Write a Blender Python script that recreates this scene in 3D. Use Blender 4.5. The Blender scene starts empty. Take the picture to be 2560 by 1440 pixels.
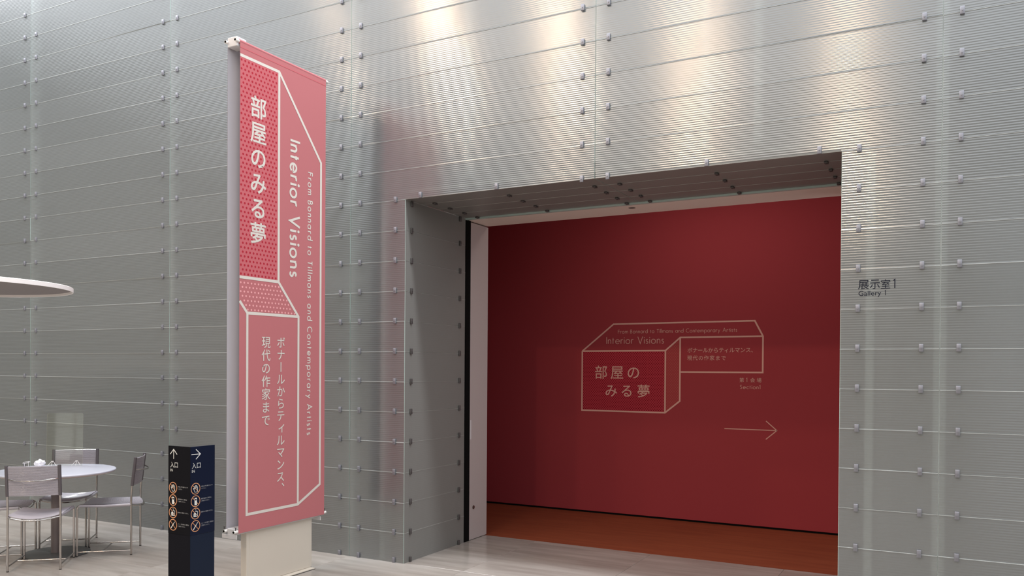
import bpy, bmesh, math, random
from mathutils import Vector, Matrix
random.seed(7)
C = bpy.context.scene.collection
PI = math.pi
sc = bpy.context.scene

# ------------------------------------------------------------------ camera
cam_d = bpy.data.cameras.new('camera')
cam_d.sensor_width = 36.0
cam_d.lens = 29.0624
cam_d.shift_y = 0.086404
cam_d.clip_start = 0.05
cam = bpy.data.objects.new('camera', cam_d)
C.objects.link(cam)
Rv = Vector((0.88337587, 0.46862318, 0.00627539))
Uv = Vector((-0.00957627, 0.00466134, 0.99994328))
Fv = Vector((-0.46856735, 0.88338587, -0.00860538))
M = Matrix.Identity(4)
for i in range(3):
    M[i][0] = Rv[i]; M[i][1] = Uv[i]; M[i][2] = -Fv[i]
M[0][3], M[1][3], M[2][3] = 0.0, -5.59506, 1.60784
cam.matrix_world = M
sc.camera = cam

# ------------------------------------------------------------------ world, exposure
sc.view_settings.view_transform = 'Standard'
sc.view_settings.look = 'None'
sc.view_settings.exposure = 0.0
sc.view_settings.gamma = 1.0
sc.view_settings.use_curve_mapping = False
w = bpy.data.worlds.new('daylight'); sc.world = w
w.use_nodes = True
bg = w.node_tree.nodes['Background']
bg.inputs[0].default_value = (0.90, 0.95, 1.0, 1)
bg.inputs[1].default_value = 1.95

def area(name, loc, rot, sx, sy, power, col, shape='RECTANGLE', spread=None):
    l = bpy.data.lights.new(name, 'AREA')
    l.shape = shape; l.size = sx
    if shape in ('RECTANGLE', 'ELLIPSE'): l.size_y = sy
    l.energy = power; l.color = col
    if spread: l.spread = spread
    o = bpy.data.objects.new(name, l); C.objects.link(o)
    o.location = loc; o.rotation_euler = rot
    return o
area('wall_fill', (-4.5, -0.75, 7.1), (math.radians(12), 0, 0), 16.0, 0.35, 860, (0.94, 0.97, 1.0))  # unseen strip lamp, added to brighten the glass wall towards its top
area('gallery_fill', (-2.1, 2.0, 3.6), (0, 0, 0), 1.6, 0.5, 12.5, (1.0, 0.86, 0.78))  # unseen fill lamp, added to brighten the red wall

# ------------------------------------------------------------------ materials
MT = {}
def mat(name, col, rough=0.5, metal=0.0, ior=1.45, coat=0.0, trans=0.0, alpha=1.0, spec=0.5, emit=None, es=0.0):
    m = bpy.data.materials.new(name); m.use_nodes = True
    p = m.node_tree.nodes['Principled BSDF']
    p.inputs['Base Color'].default_value = (*col, 1)
    p.inputs['Roughness'].default_value = rough
    p.inputs['Metallic'].default_value = metal
    p.inputs['IOR'].default_value = ior
    p.inputs['Coat Weight'].default_value = coat
    p.inputs['Transmission Weight'].default_value = trans
    p.inputs['Alpha'].default_value = alpha
    p.inputs['Specular IOR Level'].default_value = spec
    if emit:
        p.inputs['Emission Color'].default_value = (*emit, 1)
        p.inputs['Emission Strength'].default_value = es
    MT[name] = m
    return m
def nodes(m):
    return m.node_tree.nodes, m.node_tree.links, m.node_tree.nodes['Principled BSDF']
def noisy(m, c1, c2, scale=(1, 1, 1), nscale=5.0, detail=4, rough=None, bump=0.0, obj_var=0.0, w_=None):
    n, l, p = nodes(m)
    tc = n.new('ShaderNodeTexCoord'); mp = n.new('ShaderNodeMapping')
    mp.inputs['Scale'].default_value = scale
    l.new(tc.outputs['Object'], mp.inputs['Vector'])
    if obj_var:
        oi = n.new('ShaderNodeObjectInfo'); ml = n.new('ShaderNodeMath'); ml.operation = 'MULTIPLY'; ml.inputs[1].default_value = obj_var
        cx = n.new('ShaderNodeCombineXYZ'); l.new(oi.outputs['Random'], ml.inputs[0])
        for k in range(3): l.new(ml.outputs[0], cx.inputs[k])
        l.new(cx.outputs[0], mp.inputs['Location'])
    nz = n.new('ShaderNodeTexNoise'); nz.inputs['Scale'].default_value = nscale; nz.inputs['Detail'].default_value = detail
    l.new(mp.outputs[0], nz.inputs['Vector'])
    cr = n.new('ShaderNodeValToRGB')
    cr.color_ramp.elements[0].position = 0.32; cr.color_ramp.elements[1].position = 0.68
    cr.color_ramp.elements[0].color = (*c1, 1); cr.color_ramp.elements[1].color = (*c2, 1)
    l.new(nz.outputs['Fac'], cr.inputs[0]); l.new(cr.outputs[0], p.inputs['Base Color'])
    if bump:
        b = n.new('ShaderNodeBump'); b.inputs['Strength'].default_value = bump; b.inputs['Distance'].default_value = 0.001
        l.new(nz.outputs['Fac'], b.inputs['Height']); l.new(b.outputs[0], p.inputs['Normal'])
    return m

def glass_panel_mat(name, col, tr, rough, metal):
    m = mat(name, col, rough, metal, ior=2.6, spec=0.5)
    n, l, p = nodes(m)
    oi = n.new('ShaderNodeObjectInfo')
    mr = n.new('ShaderNodeMapRange'); mr.inputs[3].default_value = 0.93; mr.inputs[4].default_value = 1.07
    l.new(oi.outputs['Random'], mr.inputs[0])
    vm = n.new('ShaderNodeVectorMath'); vm.operation = 'SCALE'; vm.inputs[0].default_value = col
    l.new(mr.outputs[0], vm.inputs['Scale']); l.new(vm.outputs[0], p.inputs['Base Color'])
    t = n.new('ShaderNodeBsdfTransparent'); t.inputs[0].default_value = (0.86, 0.93, 0.90, 1)
    mx = n.new('ShaderNodeMixShader'); mx.inputs[0].default_value = tr
    out = n['Material Output']
    rf = n.new('ShaderNodeBsdfRefraction'); rf.inputs['Color'].default_value = (0.86, 0.93, 0.90, 1); rf.inputs['Roughness'].default_value = 0.55; rf.inputs['IOR'].default_value = 1.12
    m2 = n.new('ShaderNodeMixShader'); m2.inputs[0].default_value = 0.75
    l.new(t.outputs[0], m2.inputs[1]); l.new(rf.outputs[0], m2.inputs[2])
    l.new(p.outputs[0], mx.inputs[1]); l.new(m2.outputs[0], mx.inputs[2]); l.new(mx.outputs[0], out.inputs['Surface'])
    return m
glass_panel_mat('ribbed_glass', (0.155, 0.162, 0.168), 0.26, 0.17, 0.0)
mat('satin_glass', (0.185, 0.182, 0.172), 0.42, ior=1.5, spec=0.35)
mat('seam_glint_dim', (0.30, 0.30, 0.28), 0.5)  # fainter seam highlight colour for the reveal and soffit planks
mat('seam_glint', (0.40, 0.42, 0.42), 0.35)  # pale colour standing in for the light line glass seams catch
mat('backing_light', (0.62, 0.60, 0.56), 0.7)
mat('glass_edge', (0.40, 0.50, 0.47), 0.2, 0.0)
mat('glass_back', (1, 1, 1), 0.5, alpha=0.06)
mat('backing', (0.22, 0.225, 0.22), 0.7)
mat('post_white', (0.86, 0.88, 0.87), 0.45)
mat('clip_metal', (0.23, 0.23, 0.26), 0.45, 0.5)
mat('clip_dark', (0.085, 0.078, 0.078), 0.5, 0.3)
mat('black', (0.004, 0.004, 0.004), 0.9, spec=0.1)
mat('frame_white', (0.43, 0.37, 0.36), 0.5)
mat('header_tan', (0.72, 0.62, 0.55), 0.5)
mat('lock_metal', (0.25, 0.22, 0.2), 0.3, 1.0)
m = mat('red_paint', (0.30, 0.040, 0.048), 0.75, spec=0.15)
mat('gallery_white', (0.30, 0.05, 0.05), 0.8)
m = mat('orange_wood', (0.42, 0.12, 0.04), 0.55, spec=0.3); noisy(m, (0.20, 0.046, 0.020), (0.25, 0.064, 0.028), (0.6, 6, 1), 2.5, 4)
m = mat('marble', (0.6, 0.55, 0.5), 0.17, ior=1.5); noisy(m, (0.275, 0.245, 0.222), (0.37, 0.342, 0.315), (0.9, 7, 1), 1.6, 6, obj_var=9)
mat('hall_wall', (0.28, 0.29, 0.27), 0.8)
mat('grout', (0.30, 0.27, 0.24), 0.8)
mat('hall_ceiling', (0.78, 0.78, 0.77), 0.8)
mat('print_cream', (0.60, 0.55, 0.505), 0.7, spec=0.2)
mat('wall_print', (0.62, 0.36, 0.30), 0.7, spec=0.2)
mat('banner_pink', (0.43, 0.142, 0.152), 0.75, spec=0.2)
mat('banner_pink_deep', (0.48, 0.118, 0.134), 0.75, spec=0.2)
mat('banner_dot', (0.36, 0.02, 0.035), 0.75, spec=0.2)
mat('banner_dot_light', (0.72, 0.33, 0.34), 0.75, spec=0.2)
mat('banner_back', (0.60, 0.585, 0.64), 0.8)
mat('red_box', (0.40, 0.036, 0.054), 0.75, spec=0.15)
mat('red_box_side', (0.33, 0.045, 0.05), 0.75, spec=0.15)
mat('red_dot', (0.16, 0.004, 0.012), 0.75, spec=0.1)
mat('red_dot_side', (0.38, 0.085, 0.075), 0.75, spec=0.1)
mat('post_beige', (0.56, 0.50, 0.43), 0.45)
mat('bracket_white', (0.58, 0.56, 0.57), 0.45)
mat('tube_white', (0.78, 0.75, 0.72), 0.3)
mat('sign_navy', (0.006, 0.010, 0.026), 0.35, spec=0.15)
mat('sign_black', (0.007, 0.007, 0.009), 0.5, spec=0.05)
mat('sign_body_navy', (0.008, 0.014, 0.030), 0.3, spec=0.2)
mat('sign_body_black', (0.008, 0.008, 0.011), 0.5, spec=0.05)
mat('sign_print', (0.62, 0.62, 0.60), 0.6)
mat('sign_orange', (0.56, 0.26, 0.13), 0.6)
mat('sign_small_print', (0.42, 0.42, 0.43), 0.6)
mat('chrome', (0.50, 0.47, 0.455), 0.12, 1.0)
mat('strand_vinyl', (0.36, 0.34, 0.38), 0.30, 0.0, coat=0.4)
mat('strand_dark', (0.09, 0.08, 0.09), 0.35)
mat('rubber', (0.02, 0.02, 0.02), 0.8)
mat('table_white', (0.56, 0.575, 0.66), 0.22)
mat('table_edge', (0.55, 0.46, 0.42), 0.4)
mat('table_base', (0.10, 0.105, 0.105), 0.4, 0.3)
mat('table_post', (0.20, 0.17, 0.17), 0.35, 0.4)
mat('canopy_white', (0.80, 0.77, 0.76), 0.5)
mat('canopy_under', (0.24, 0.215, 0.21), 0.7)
mat('paper_white', (0.75, 0.74, 0.78), 0.7)
mat('wire_white', (0.8, 0.78, 0.78), 0.4)
mat('ink_dark', (0.010, 0.011, 0.022), 0.6, spec=0.1)
mat('lamp_lens', (0.9, 0.85, 0.75), 0.5, emit=(1.0, 0.78, 0.52), es=6.0)
m = mat('acrylic', (0.93, 0.95, 0.88), 0.02, trans=0.0, ior=1.49)
n, l, p = nodes(m)
tb = n.new('ShaderNodeBsdfTransparent'); tb.inputs[0].default_value = (0.93, 0.94, 0.88, 1)
gb = n.new('ShaderNodeBsdfGlossy'); gb.inputs['Roughness'].default_value = 0.03; gb.inputs[0].default_value = (0.9, 0.87, 0.78, 1)
fr = n.new('ShaderNodeFresnel'); fr.inputs[0].default_value = 1.6
mx = n.new('ShaderNodeMixShader'); l.new(fr.outputs[0], mx.inputs[0]); l.new(tb.outputs[0], mx.inputs[1]); l.new(gb.outputs[0], mx.inputs[2])
l.new(mx.outputs[0], n['Material Output'].inputs['Surface'])
mat('acrylic_edge', (0.75, 0.70, 0.52), 0.2)

# ------------------------------------------------------------------ mesh helpers
class MB:
    def __init__(s): s.v = []; s.f = []; s.sm = []
    def add(s, vs, fs, smooth=False):
        b = len(s.v); s.v += [tuple(v) for v in vs]
        for f in fs: s.f.append(tuple(b + i for i in f)); s.sm.append(smooth)
    def box(s, x0, x1, y0, y1, z0, z1):
        vs = [(x, y, z) for z in (z0, z1) for y in (y0, y1) for x in (x0, x1)]
        s.add(vs, [(0, 2, 3, 1), (4, 5, 7, 6), (0, 1, 5, 4), (2, 6, 7, 3), (0, 4, 6, 2), (1, 3, 7, 5)])
        return s
    def cbox(s, x0, x1, y0, y1, z0, z1, c):
        """box with chamfered vertical and horizontal edges"""
        bm = bmesh.new()
        bmesh.ops.create_cube(bm, size=1)
        for v in bm.verts:
            v.co = Vector(((x0 + x1) / 2 + v.co.x * (x1 - x0), (y0 + y1) / 2 + v.co.y * (y1 - y0), (z0 + z1) / 2 + v.co.z * (z1 - z0)))
        bmesh.ops.bevel(bm, geom=bm.edges[:], offset=c, segments=2, affect='EDGES', profile=0.5)
        bm.verts.ensure_lookup_table()
        s.add([v.co[:] for v in bm.verts], [[v.index for v in f.verts] for f in bm.faces], False)
        bm.free(); return s
    def tube(s, pts, r, n=10, closed=False, caps=True, r2=None):
        P = [Vector(p) for p in pts]; k = len(P); rings = []
        up = None
        for i in range(k):
            if closed: d = (P[(i + 1) % k] - P[i - 1])
            elif i == 0: d = P[1] - P[0]
            elif i == k - 1: d = P[-1] - P[-2]
            else: d = (P[i + 1] - P[i]).normalized() + (P[i] - P[i - 1]).normalized()
            d.normalize()
            if up is None:
                a = Vector((0, 0, 1)) if abs(d.z) < 0.9 else Vector((1, 0, 0))
                up = (a - d * a.dot(d)).normalized()
            else:
                up = (up - d * up.dot(d)).normalized()
            sd = d.cross(up)
            rr = r if r2 is None else r + (r2 - r) * i / (k - 1)
            rings.append([P[i] + (up * math.cos(2 * PI * j / n) + sd * math.sin(2 * PI * j / n)) * rr for j in range(n)])
        vs = [v for rg in rings for v in rg]; fs = []
        kk = k if closed else k - 1
        for i in range(kk):
            for j in range(n):
                a = i * n + j; b = i * n + (j + 1) % n; c = ((i + 1) % k) * n + (j + 1) % n; d_ = ((i + 1) % k) * n + j
                fs.append((a, b, c, d_))
        s.add(vs, fs, True)
        if caps and not closed:
            s.add(rings[0], [tuple(range(n))]); s.add(rings[-1], [tuple(reversed(range(n)))])
        return s
    def lathe(s, prof, cx=0, cy=0, n=48, smooth=True):
        vs = []; fs = []
        for r, z in prof:
            for j in range(n): vs.append((cx + r * math.cos(2 * PI * j / n), cy + r * math.sin(2 * PI * j / n), z))
        for i in range(len(prof) - 1):
            for j in range(n):
                fs.append((i * n + j, i * n + (j + 1) % n, (i + 1) * n + (j + 1) % n, (i + 1) * n + j))
        s.add(vs, fs, smooth); return s
    def build(s, name, m, parent=None, loc=None, sharp=None):
        me = bpy.data.meshes.new(name); me.from_pydata(s.v, [], s.f)
        for p_, q in zip(me.polygons, s.sm): p_.use_smooth = q
        me.materials.append(MT[m]); me.update()
        bm = bmesh.new(); bm.from_mesh(me); bmesh.ops.recalc_face_normals(bm, faces=bm.faces); bm.to_mesh(me); bm.free()
        if any(s.sm):
            try: me.set_sharp_from_angle(angle=math.radians(50))
            except Exception: pass
        return link(name, me, parent, loc)
def link(name, me, parent=None, loc=None):
    o = bpy.data.objects.new(name, me); C.objects.link(o)
    if parent: o.parent = parent
    if loc: o.location = loc
    return o
def empty(name, loc=(0, 0, 0), rz=0.0):
    o = bpy.data.objects.new(name, None); C.objects.link(o)
    o.location = loc; o.rotation_euler = (0, 0, rz); o.empty_display_size = 0.1
    return o
def tag(o, label, cat, group=None):
    o['label'] = label; o['category'] = cat
    if group: o['group'] = group
    return o
def struct(o, label, cat):
    o['kind'] = 'structure'; o['label'] = label; o['category'] = cat
    return o

# ------------------------------------------------------------------ flat print on planes
class Frame:
    """print plane: 2-D (a, b) -> world; a runs along ex, b along ez, off lifts it from the surface"""
    def __init__(s, fixed_axis, value, out):
        s.ax = fixed_axis; s.val = value; s.out = out
    def p(s, a, b, off=0.0):
        v = s.val + s.out * off
        return (v, a, b) if s.ax == 0 else (a, v, b)
def poly_print(fr, polys, off, name, m, parent):
    vs = []; fs = []
    for pl in polys:
        b = len(vs); o_ = off + (random.random() * 0.0004 if len(polys) > 8 else 0); vs += [fr.p(a, c, o_) for a, c in pl]; fs.append(tuple(range(b, b + len(pl))))
    me = bpy.data.meshes.new(name); me.from_pydata(vs, [], fs); me.materials.append(MT[m]); me.update()
    bm = bmesh.new(); bm.from_mesh(me)
    want = Vector((fr.out, 0, 0)) if fr.ax == 0 else Vector((0, fr.out, 0))
    for f in bm.faces:
        f.normal_update()
        if f.normal.dot(want) < 0: f.normal_flip()
    bm.to_mesh(me); bm.free()
    return link(name, me, parent)
def stuff(o_):
    o_['kind'] = 'stuff'; return o_
def ribbon(pts, w_, closed=False):
    """quads along a 2-D polyline of constant width, mitred"""
    P = [Vector((a, b)) for a, b in pts]; k = len(P); L = []; R = []
    for i in range(k):
        if closed: d0 = (P[i] - P[i - 1]).normalized(); d1 = (P[(i + 1) % k] - P[i]).normalized()
        else:
            d0 = (P[i] - P[i - 1]).normalized() if i else (P[1] - P[0]).normalized()
            d1 = (P[i + 1] - P[i]).normalized() if i < k - 1 else d0
        n0 = Vector((-d0.y, d0.x)); n1 = Vector((-d1.y, d1.x)); nn = n0 + n1
        if nn.length < 1e-6: nn = n0
        nn.normalize(); s_ = 1 / max(0.35, nn.dot(n0))
        L.append(P[i] + nn * w_ / 2 * s_); R.append(P[i] - nn * w_ / 2 * s_)
    out = []
    for i in range(k if closed else k - 1):
        j = (i + 1) % k
        out.append([tuple(L[i]), tuple(R[i]), tuple(R[j]), tuple(L[j])])
    return out
def disc(a, b, ra, rb=None, n=10, r0=0.0):
    rb = rb or ra
    return [(a + ra * math.cos(2 * PI * i / n), b + rb * math.sin(2 * PI * i / n)) for i in range(n)]
def ring(a, b, r, w_, n=36):
    return ribbon([(a + r * math.cos(2 * PI * i / n), b + r * math.sin(2 * PI * i / n)) for i in range(n)], w_, True)
def inside(pt, poly):
    x, y = pt; c = False; j = len(poly) - 1
    for i in range(len(poly)):
        xi, yi = poly[i]; xj, yj = poly[j]
        if (yi > y) != (yj > y) and x < (xj - xi) * (y - yi) / (yj - yi) + xi: c = not c
        j = i
    return c

_fc = {}
def font_polys(body, bold=0.0):
    key = (body, bold)
    if key in _fc: return _fc[key]
    cu = bpy.data.curves.new('lettering', 'FONT'); cu.body = body; cu.size = 1; cu.offset = bold; cu.resolution_u = 4
    o = bpy.data.objects.new('lettering', cu); C.objects.link(o)
    bpy.context.view_layer.update()
    me = bpy.data.meshes.new_from_object(o.evaluated_get(bpy.context.evaluated_depsgraph_get()))
    vs = [v.co.copy() for v in me.vertices]
    pl = [[(vs[i].x, vs[i].y) for i in p_.vertices] for p_ in me.polygons]
    bpy.data.objects.remove(o); bpy.data.curves.remove(cu); bpy.data.meshes.remove(me)
    _fc[key] = pl
    return pl
def bbox(pl):
    xs = [x for p_ in pl for x, y in p_]; ys = [y for p_ in pl for x, y in p_]
    return min(xs), max(xs), min(ys), max(ys)
def fit(pl, x0, x1, y0, y1):
    a0, a1, b0, b1 = bbox(pl)
    return [[(x0 + (x - a0) / (a1 - a0) * (x1 - x0), y0 + (y - b0) / (b1 - b0) * (y1 - y0)) for x, y in p_] for p_ in pl]
def thicken(pl, d):
    if not d: return pl
    out = []
    for ax, ay in ((d, d), (d, -d), (-d, d), (-d, -d), (1.3 * d, 0), (-1.3 * d, 0), (0, 1.3 * d), (0, -1.3 * d)): out += [[(x + ax, y + ay) for x, y in p_] for p_ in pl]
    return out
def cell(ch, cx, cy, em, bold=0.0, sx=1.0, dx=0.0, dy=0.0):
    return [[(cx + (x - 0.5 + dx) * em * sx, cy + (y - 0.38 + dy) * em) for x, y in p_] for p_ in thicken(font_polys(ch), bold)]
def row(text, x0, x1, cy, em, bold=0.0):
    n_ = len(text); st = (x1 - x0 - em) / (n_ - 1) if n_ > 1 else 0
    out = []
    for i, ch in enumerate(text): out += cell(ch, x0 + em / 2 + i * st, cy, em, bold)
    return out

# a geometric one-line alphabet (cap height 1)
def arc(cx, cy, rx, ry, a0, a1, n=14):
    return [(cx + rx * math.cos(math.radians(a0 + (a1 - a0) * i / n)), cy + ry * math.sin(math.radians(a0 + (a1 - a0) * i / n))) for i in range(n + 1)]
GL = {
 'I': (0.0, [[(0, 0), (0, 1)]]),
 'V': (0.74, [[(0, 1), (0.37, 0.0), (0.74, 1)]]),
 'F': (0.46, [[(0, 0), (0, 1)], [(0, 0.97), (0.46, 0.97)], [(0, 0.54), (0.42, 0.54)]]),
 'B': (0.50, [[(0, 0), (0, 1)], [(0, 0.97), (0.22, 0.97)] + arc(0.22, 0.75, 0.20, 0.22, 90, -90) + [(0, 0.53)], [(0, 0.53), (0.24, 0.53)] + arc(0.24, 0.28, 0.25, 0.25, 90, -90) + [(0, 0.03)]]),
 'T': (0.56, [[(0.28, 0), (0.28, 1)], [(0, 0.96), (0.56, 0.96)]]),
 'C': (0.78, [arc(0.50, 0.5, 0.48, 0.49, 52, 308, 24)]),
 'A': (0.78, [[(0, 0), (0.39, 1.0), (0.78, 0)], [(0.16, 0.34), (0.62, 0.34)]]),
 'S': (0.50, [arc(0.25, 0.75, 0.20, 0.23, 30, 250, 14) + arc(0.24, 0.27, 0.23, 0.25, 80, -150, 14)]),
 'o': (0.62, [arc(0.31, 0.31, 0.31, 0.31, 0, 360, 24)]),
 'a': (0.62, [arc(0.30, 0.31, 0.30, 0.31, 0, 360, 24), [(0.60, 0), (0.60, 0.63)]]),
 'd': (0.62, [arc(0.30, 0.31, 0.30, 0.31, 0, 360, 24), [(0.60, 0), (0.60, 1.06)]]),
 'p': (0.62, [arc(0.32, 0.31, 0.30, 0.31, 0, 360, 24), [(0.02, -0.38), (0.02, 0.63)]]),
 'n': (0.42, [[(0, 0), (0, 0.63)], [(0, 0.3)] + arc(0.21, 0.38, 0.21, 0.24, 180, 0, 12) + [(0.42, 0)]]),
 'm': (0.76, [[(0, 0), (0, 0.63)], [(0, 0.3)] + arc(0.19, 0.41, 0.19, 0.21, 180, 0, 12) + [(0.38, 0)], [(0.38, 0.3)] + arc(0.57, 0.41, 0.19, 0.21, 180, 0, 12) + [(0.76, 0)]]),
 'r': (0.26, [[(0, 0), (0, 0.63)], [(0, 0.3)] + arc(0.20, 0.38, 0.20, 0.23, 180, 62, 8)]),
 'i': (0.0, [[(0, 0), (0, 0.63)]]),
 'l': (0.0, [[(0, 0), (0, 1.06)]]),
 't': (0.24, [[(0.10, 0), (0.10, 0.86)], [(-0.02, 0.59), (0.26, 0.59)]]),
 'e': (0.60, [[(0.02, 0.30), (0.60, 0.30)] + arc(0.31, 0.31, 0.30, 0.31, 0, 322, 22)]),
 's': (0.32, [arc(0.165, 0.465, 0.125, 0.145, 30, 250, 12) + arc(0.155, 0.165, 0.15, 0.15, 80, -150, 12)]),
 'c': (0.46, [arc(0.31, 0.31, 0.30, 0.31, 48, 312, 18)]),
 'y': (0.50, [[(0, 0.63), (0.25, 0.04)], [(0.50, 0.63), (0.06, -0.38)]]),
 '1': (0.16, [[(0.0, 0.84), (0.14, 0.97), (0.14, 0)]]),
}
def latin(text, weight, gap=0.20, space=0.42):
    x = 0; out = []
    for ch in text:
        if ch == ' ': x += space; continue
        adv, strokes = GL[ch]
        if x == 0: x = weight / 2 if ch in 'IFBlin' else 0
        for st in strokes:
            out += ribbon([(x + a, b) for a, b in st], weight)
        if ch == 'i': out.append([(x + a, b) for a, b in disc(0, 0.86, weight * 0.68, n=12)])
        x += adv + gap
    return out
def latin_fit(text, weight, x0, x1, base, cap, gap=0.20, space=0.42):
    """stretch the letter spacing, keep the letter shapes"""
    cur = latin(text, weight, gap, space); a0, a1, _, _ = bbox(cur); s_ = cap
    for _ in range(6):
        wd = (a1 - a0) * s_; n_ = len(text) - 1
        gap += ((x1 - x0) - wd) / s_ / n_ * 0.9; space += ((x1 - x0) - wd) / s_ / n_ * 0.3
        cur = latin(text, weight, gap, space); a0, a1, _, _ = bbox(cur)
    return [[(x0 + (x - a0) * s_, base + y * s_) for x, y in p_] for p_ in cur]
def rot_down(pl, ybase):
    """text that runs downwards: letter tops point to larger a"""
    return [[(ybase + y, -x) for x, y in p_] for p_ in pl]

# ------------------------------------------------------------------ floor
ROW = 0.25; J = [-11.250, -9.011, -6.773, -4.535, -2.297, -0.058, 2.180]
XL, XR = -3.968, -0.620        # the opening
TOPR = 12                      # its height in rows
DEP = 0.952
floor = struct(MB().box(-14.0, 4.0, -15.0, 1.36, -0.12, -0.004).build('floor', 'grout'), 'pale veined marble floor of the hall', 'floor')
T = 1.119; tile_me = {}
def tile(x0, x1, y0, y1):
    key = (round(x1 - x0, 3), round(y1 - y0, 3))
    if key not in tile_me:
        mb = MB(); a, b = x1 - x0, y1 - y0; e = 0.0015
        vs = [(e, e, -0.0012), (a - e, e, -0.0012), (a - e, b - e, -0.0012), (e, b - e, -0.0012),
              (2 * e, 2 * e, 0), (a - 2 * e, 2 * e, 0), (a - 2 * e, b - 2 * e, 0), (2 * e, b - 2 * e, 0), (e, e, -0.01), (a - e, e, -0.01), (a - e, b - e, -0.01), (e, b - e, -0.01)]
        mb.add(vs, [(4, 5, 6, 7), (0, 1, 5, 4), (1, 2, 6, 5), (2, 3, 7, 6), (3, 0, 4, 7), (8, 9, 1, 0), (9, 10, 2, 1), (10, 11, 3, 2), (11, 8, 0, 3)])
        o = mb.build('tile', 'marble', floor, (x0, y0, 0)); tile_me[key] = o.data
    else:
        link('tile', tile_me[key], floor, (x0, y0, 0))
ys = [0.02 - T * k for k in range(0, 6)][::-1]
for ix in range(-9, 4):
    x0 = -3.416 + T * ix
    for k in range(len(ys) - 1): tile(x0, x0 + T, ys[k], ys[k + 1])
    if x0 + T > XL - 0.6 and x0 < XR + 0.6: tile(x0, x0 + T, 0.02, 1.359)
far = MB()
for ix in range(-10, 8):
    for k in range(8):
        x0 = -3.416 + T * ix; y1 = ys[0] - T * k
        if x0 < -13.9 or x0 + T > 4: continue
        far.box(x0 + .002, x0 + T - .002, y1 - T + .002, y1 - .002, -0.01, 0)
o = far.build('tile_field', 'marble', floor); o['kind'] = 'stuff'
gf = struct(MB().box(-5.6, 2.6, 1.36, 5.0, -0.12, 0.0).build('floor', 'orange_wood'), 'orange brown wooden floor inside the gallery behind the threshold', 'floor')

# ------------------------------------------------------------------ ribbed glass wall
NR = 16
def rib_profile(h, z_gap=0.0003, amp=0.00045):
    out = []; n_ = NR * 4; hh = h - 2 * z_gap
    for i in range(n_ + 1):
        z = z_gap + hh * i / n_
        out.append((z, amp * math.cos(2 * PI * NR * i / n_)))
    z1, a1 = out[-1]
    out[-1] = (z1 - 0.0036, a1); out = [q for q in out[:-1] if q[0] < z1 - 0.0045] + [(z1 - 0.0043, a1), (z1 - 0.0038, 0.0016), (z1 - 0.0012, 0.0016), (z1, -0.0026)]  # small top lip, shaped to carry the painted seam highlight
    return out
pan_me = {}
def panel_mesh(wd, h, satin=False):
    """ribbed glass plank: length wd along x, height h along z, front face at y=0, 7 mm thick"""
    key = (round(wd, 3), round(h, 3), satin)
    if key in pan_me: return pan_me[key]
    g = 0.0025; pr = rib_profile(h, amp=0.00010 if satin else 0.00045); k = len(pr)
    vs = []; fs = []; sm = []
    for z, a in pr: vs += [(g, -a, z), (wd - g, -a, z)]
    for i in range(k - 1): fs.append((2 * i, 2 * i + 1, 2 * i + 3, 2 * i + 2)); sm.append(True)
    b = len(vs); z0, z1 = pr[0][0], pr[-1][0]
    vs += [(g, 0.007, z0), (wd - g, 0.007, z0), (wd - g, 0.007, z1), (g, 0.007, z1)]
    fs += [(b, b + 3, b + 2, b + 1), (0, b, b + 1, 1), (2 * k - 2, 2 * k - 1, b + 2, b + 3)]
    e = len(fs)
    fs += [tuple([2 * i for i in range(k)] + [b + 3, b]), tuple([2 * i + 1 for i in range(k)][::-1] + [b + 1, b + 2])]
    sm += [False] * 5
    me = bpy.data.meshes.new('glass_panel'); me.from_pydata(vs, [], fs)
    me.materials.append(MT['satin_glass' if satin else 'ribbed_glass']); me.materials.append(MT['glass_edge']); me.materials.append(MT['glass_back']); me.materials.append(MT['seam_glint_dim' if satin else 'seam_glint'])
    for i, p_ in enumerate(me.polygons):
        p_.use_smooth = sm[i]
        if i >= e: p_.material_index = 1
        if i == e - 3: p_.material_index = 2
        if k - 4 <= i < k - 1: p_.material_index = 3; p_.use_smooth = False
    me.update(); pan_me[key] = me
    try: me.set_sharp_from_angle(angle=math.radians(60))
    except Exception: pass
    return me
def clip_mesh():
    mb = MB()
    mb.cbox(-0.0125, 0.0125, -0.014, -0.0015, -0.020, 0.026, 0.0018)
    mb.box(-0.006, 0.006, -0.010, 0.012, -0.006, 0.006)
    mb.tube([(0, -0.0175, 0.003), (0, -0.013, 0.003)], 0.0048, 8)
    return mb
wall = empty('wall_back'); struct(wall, 'tall hall wall of ribbed translucent glass planks held by small metal clips', 'wall')
clip_o = clip_mesh().build('clip', 'clip_metal', wall); CLIP = clip_o.data; first = [True]
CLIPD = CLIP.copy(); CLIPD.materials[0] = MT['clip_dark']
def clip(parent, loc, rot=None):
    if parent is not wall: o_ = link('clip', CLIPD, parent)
    elif first[0] and parent is wall: o_ = clip_o; first[0] = False
    else: o_ = link('clip', CLIP, parent)
    o_.location = loc
    if rot: o_.rotation_euler = rot
    return o_
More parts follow.
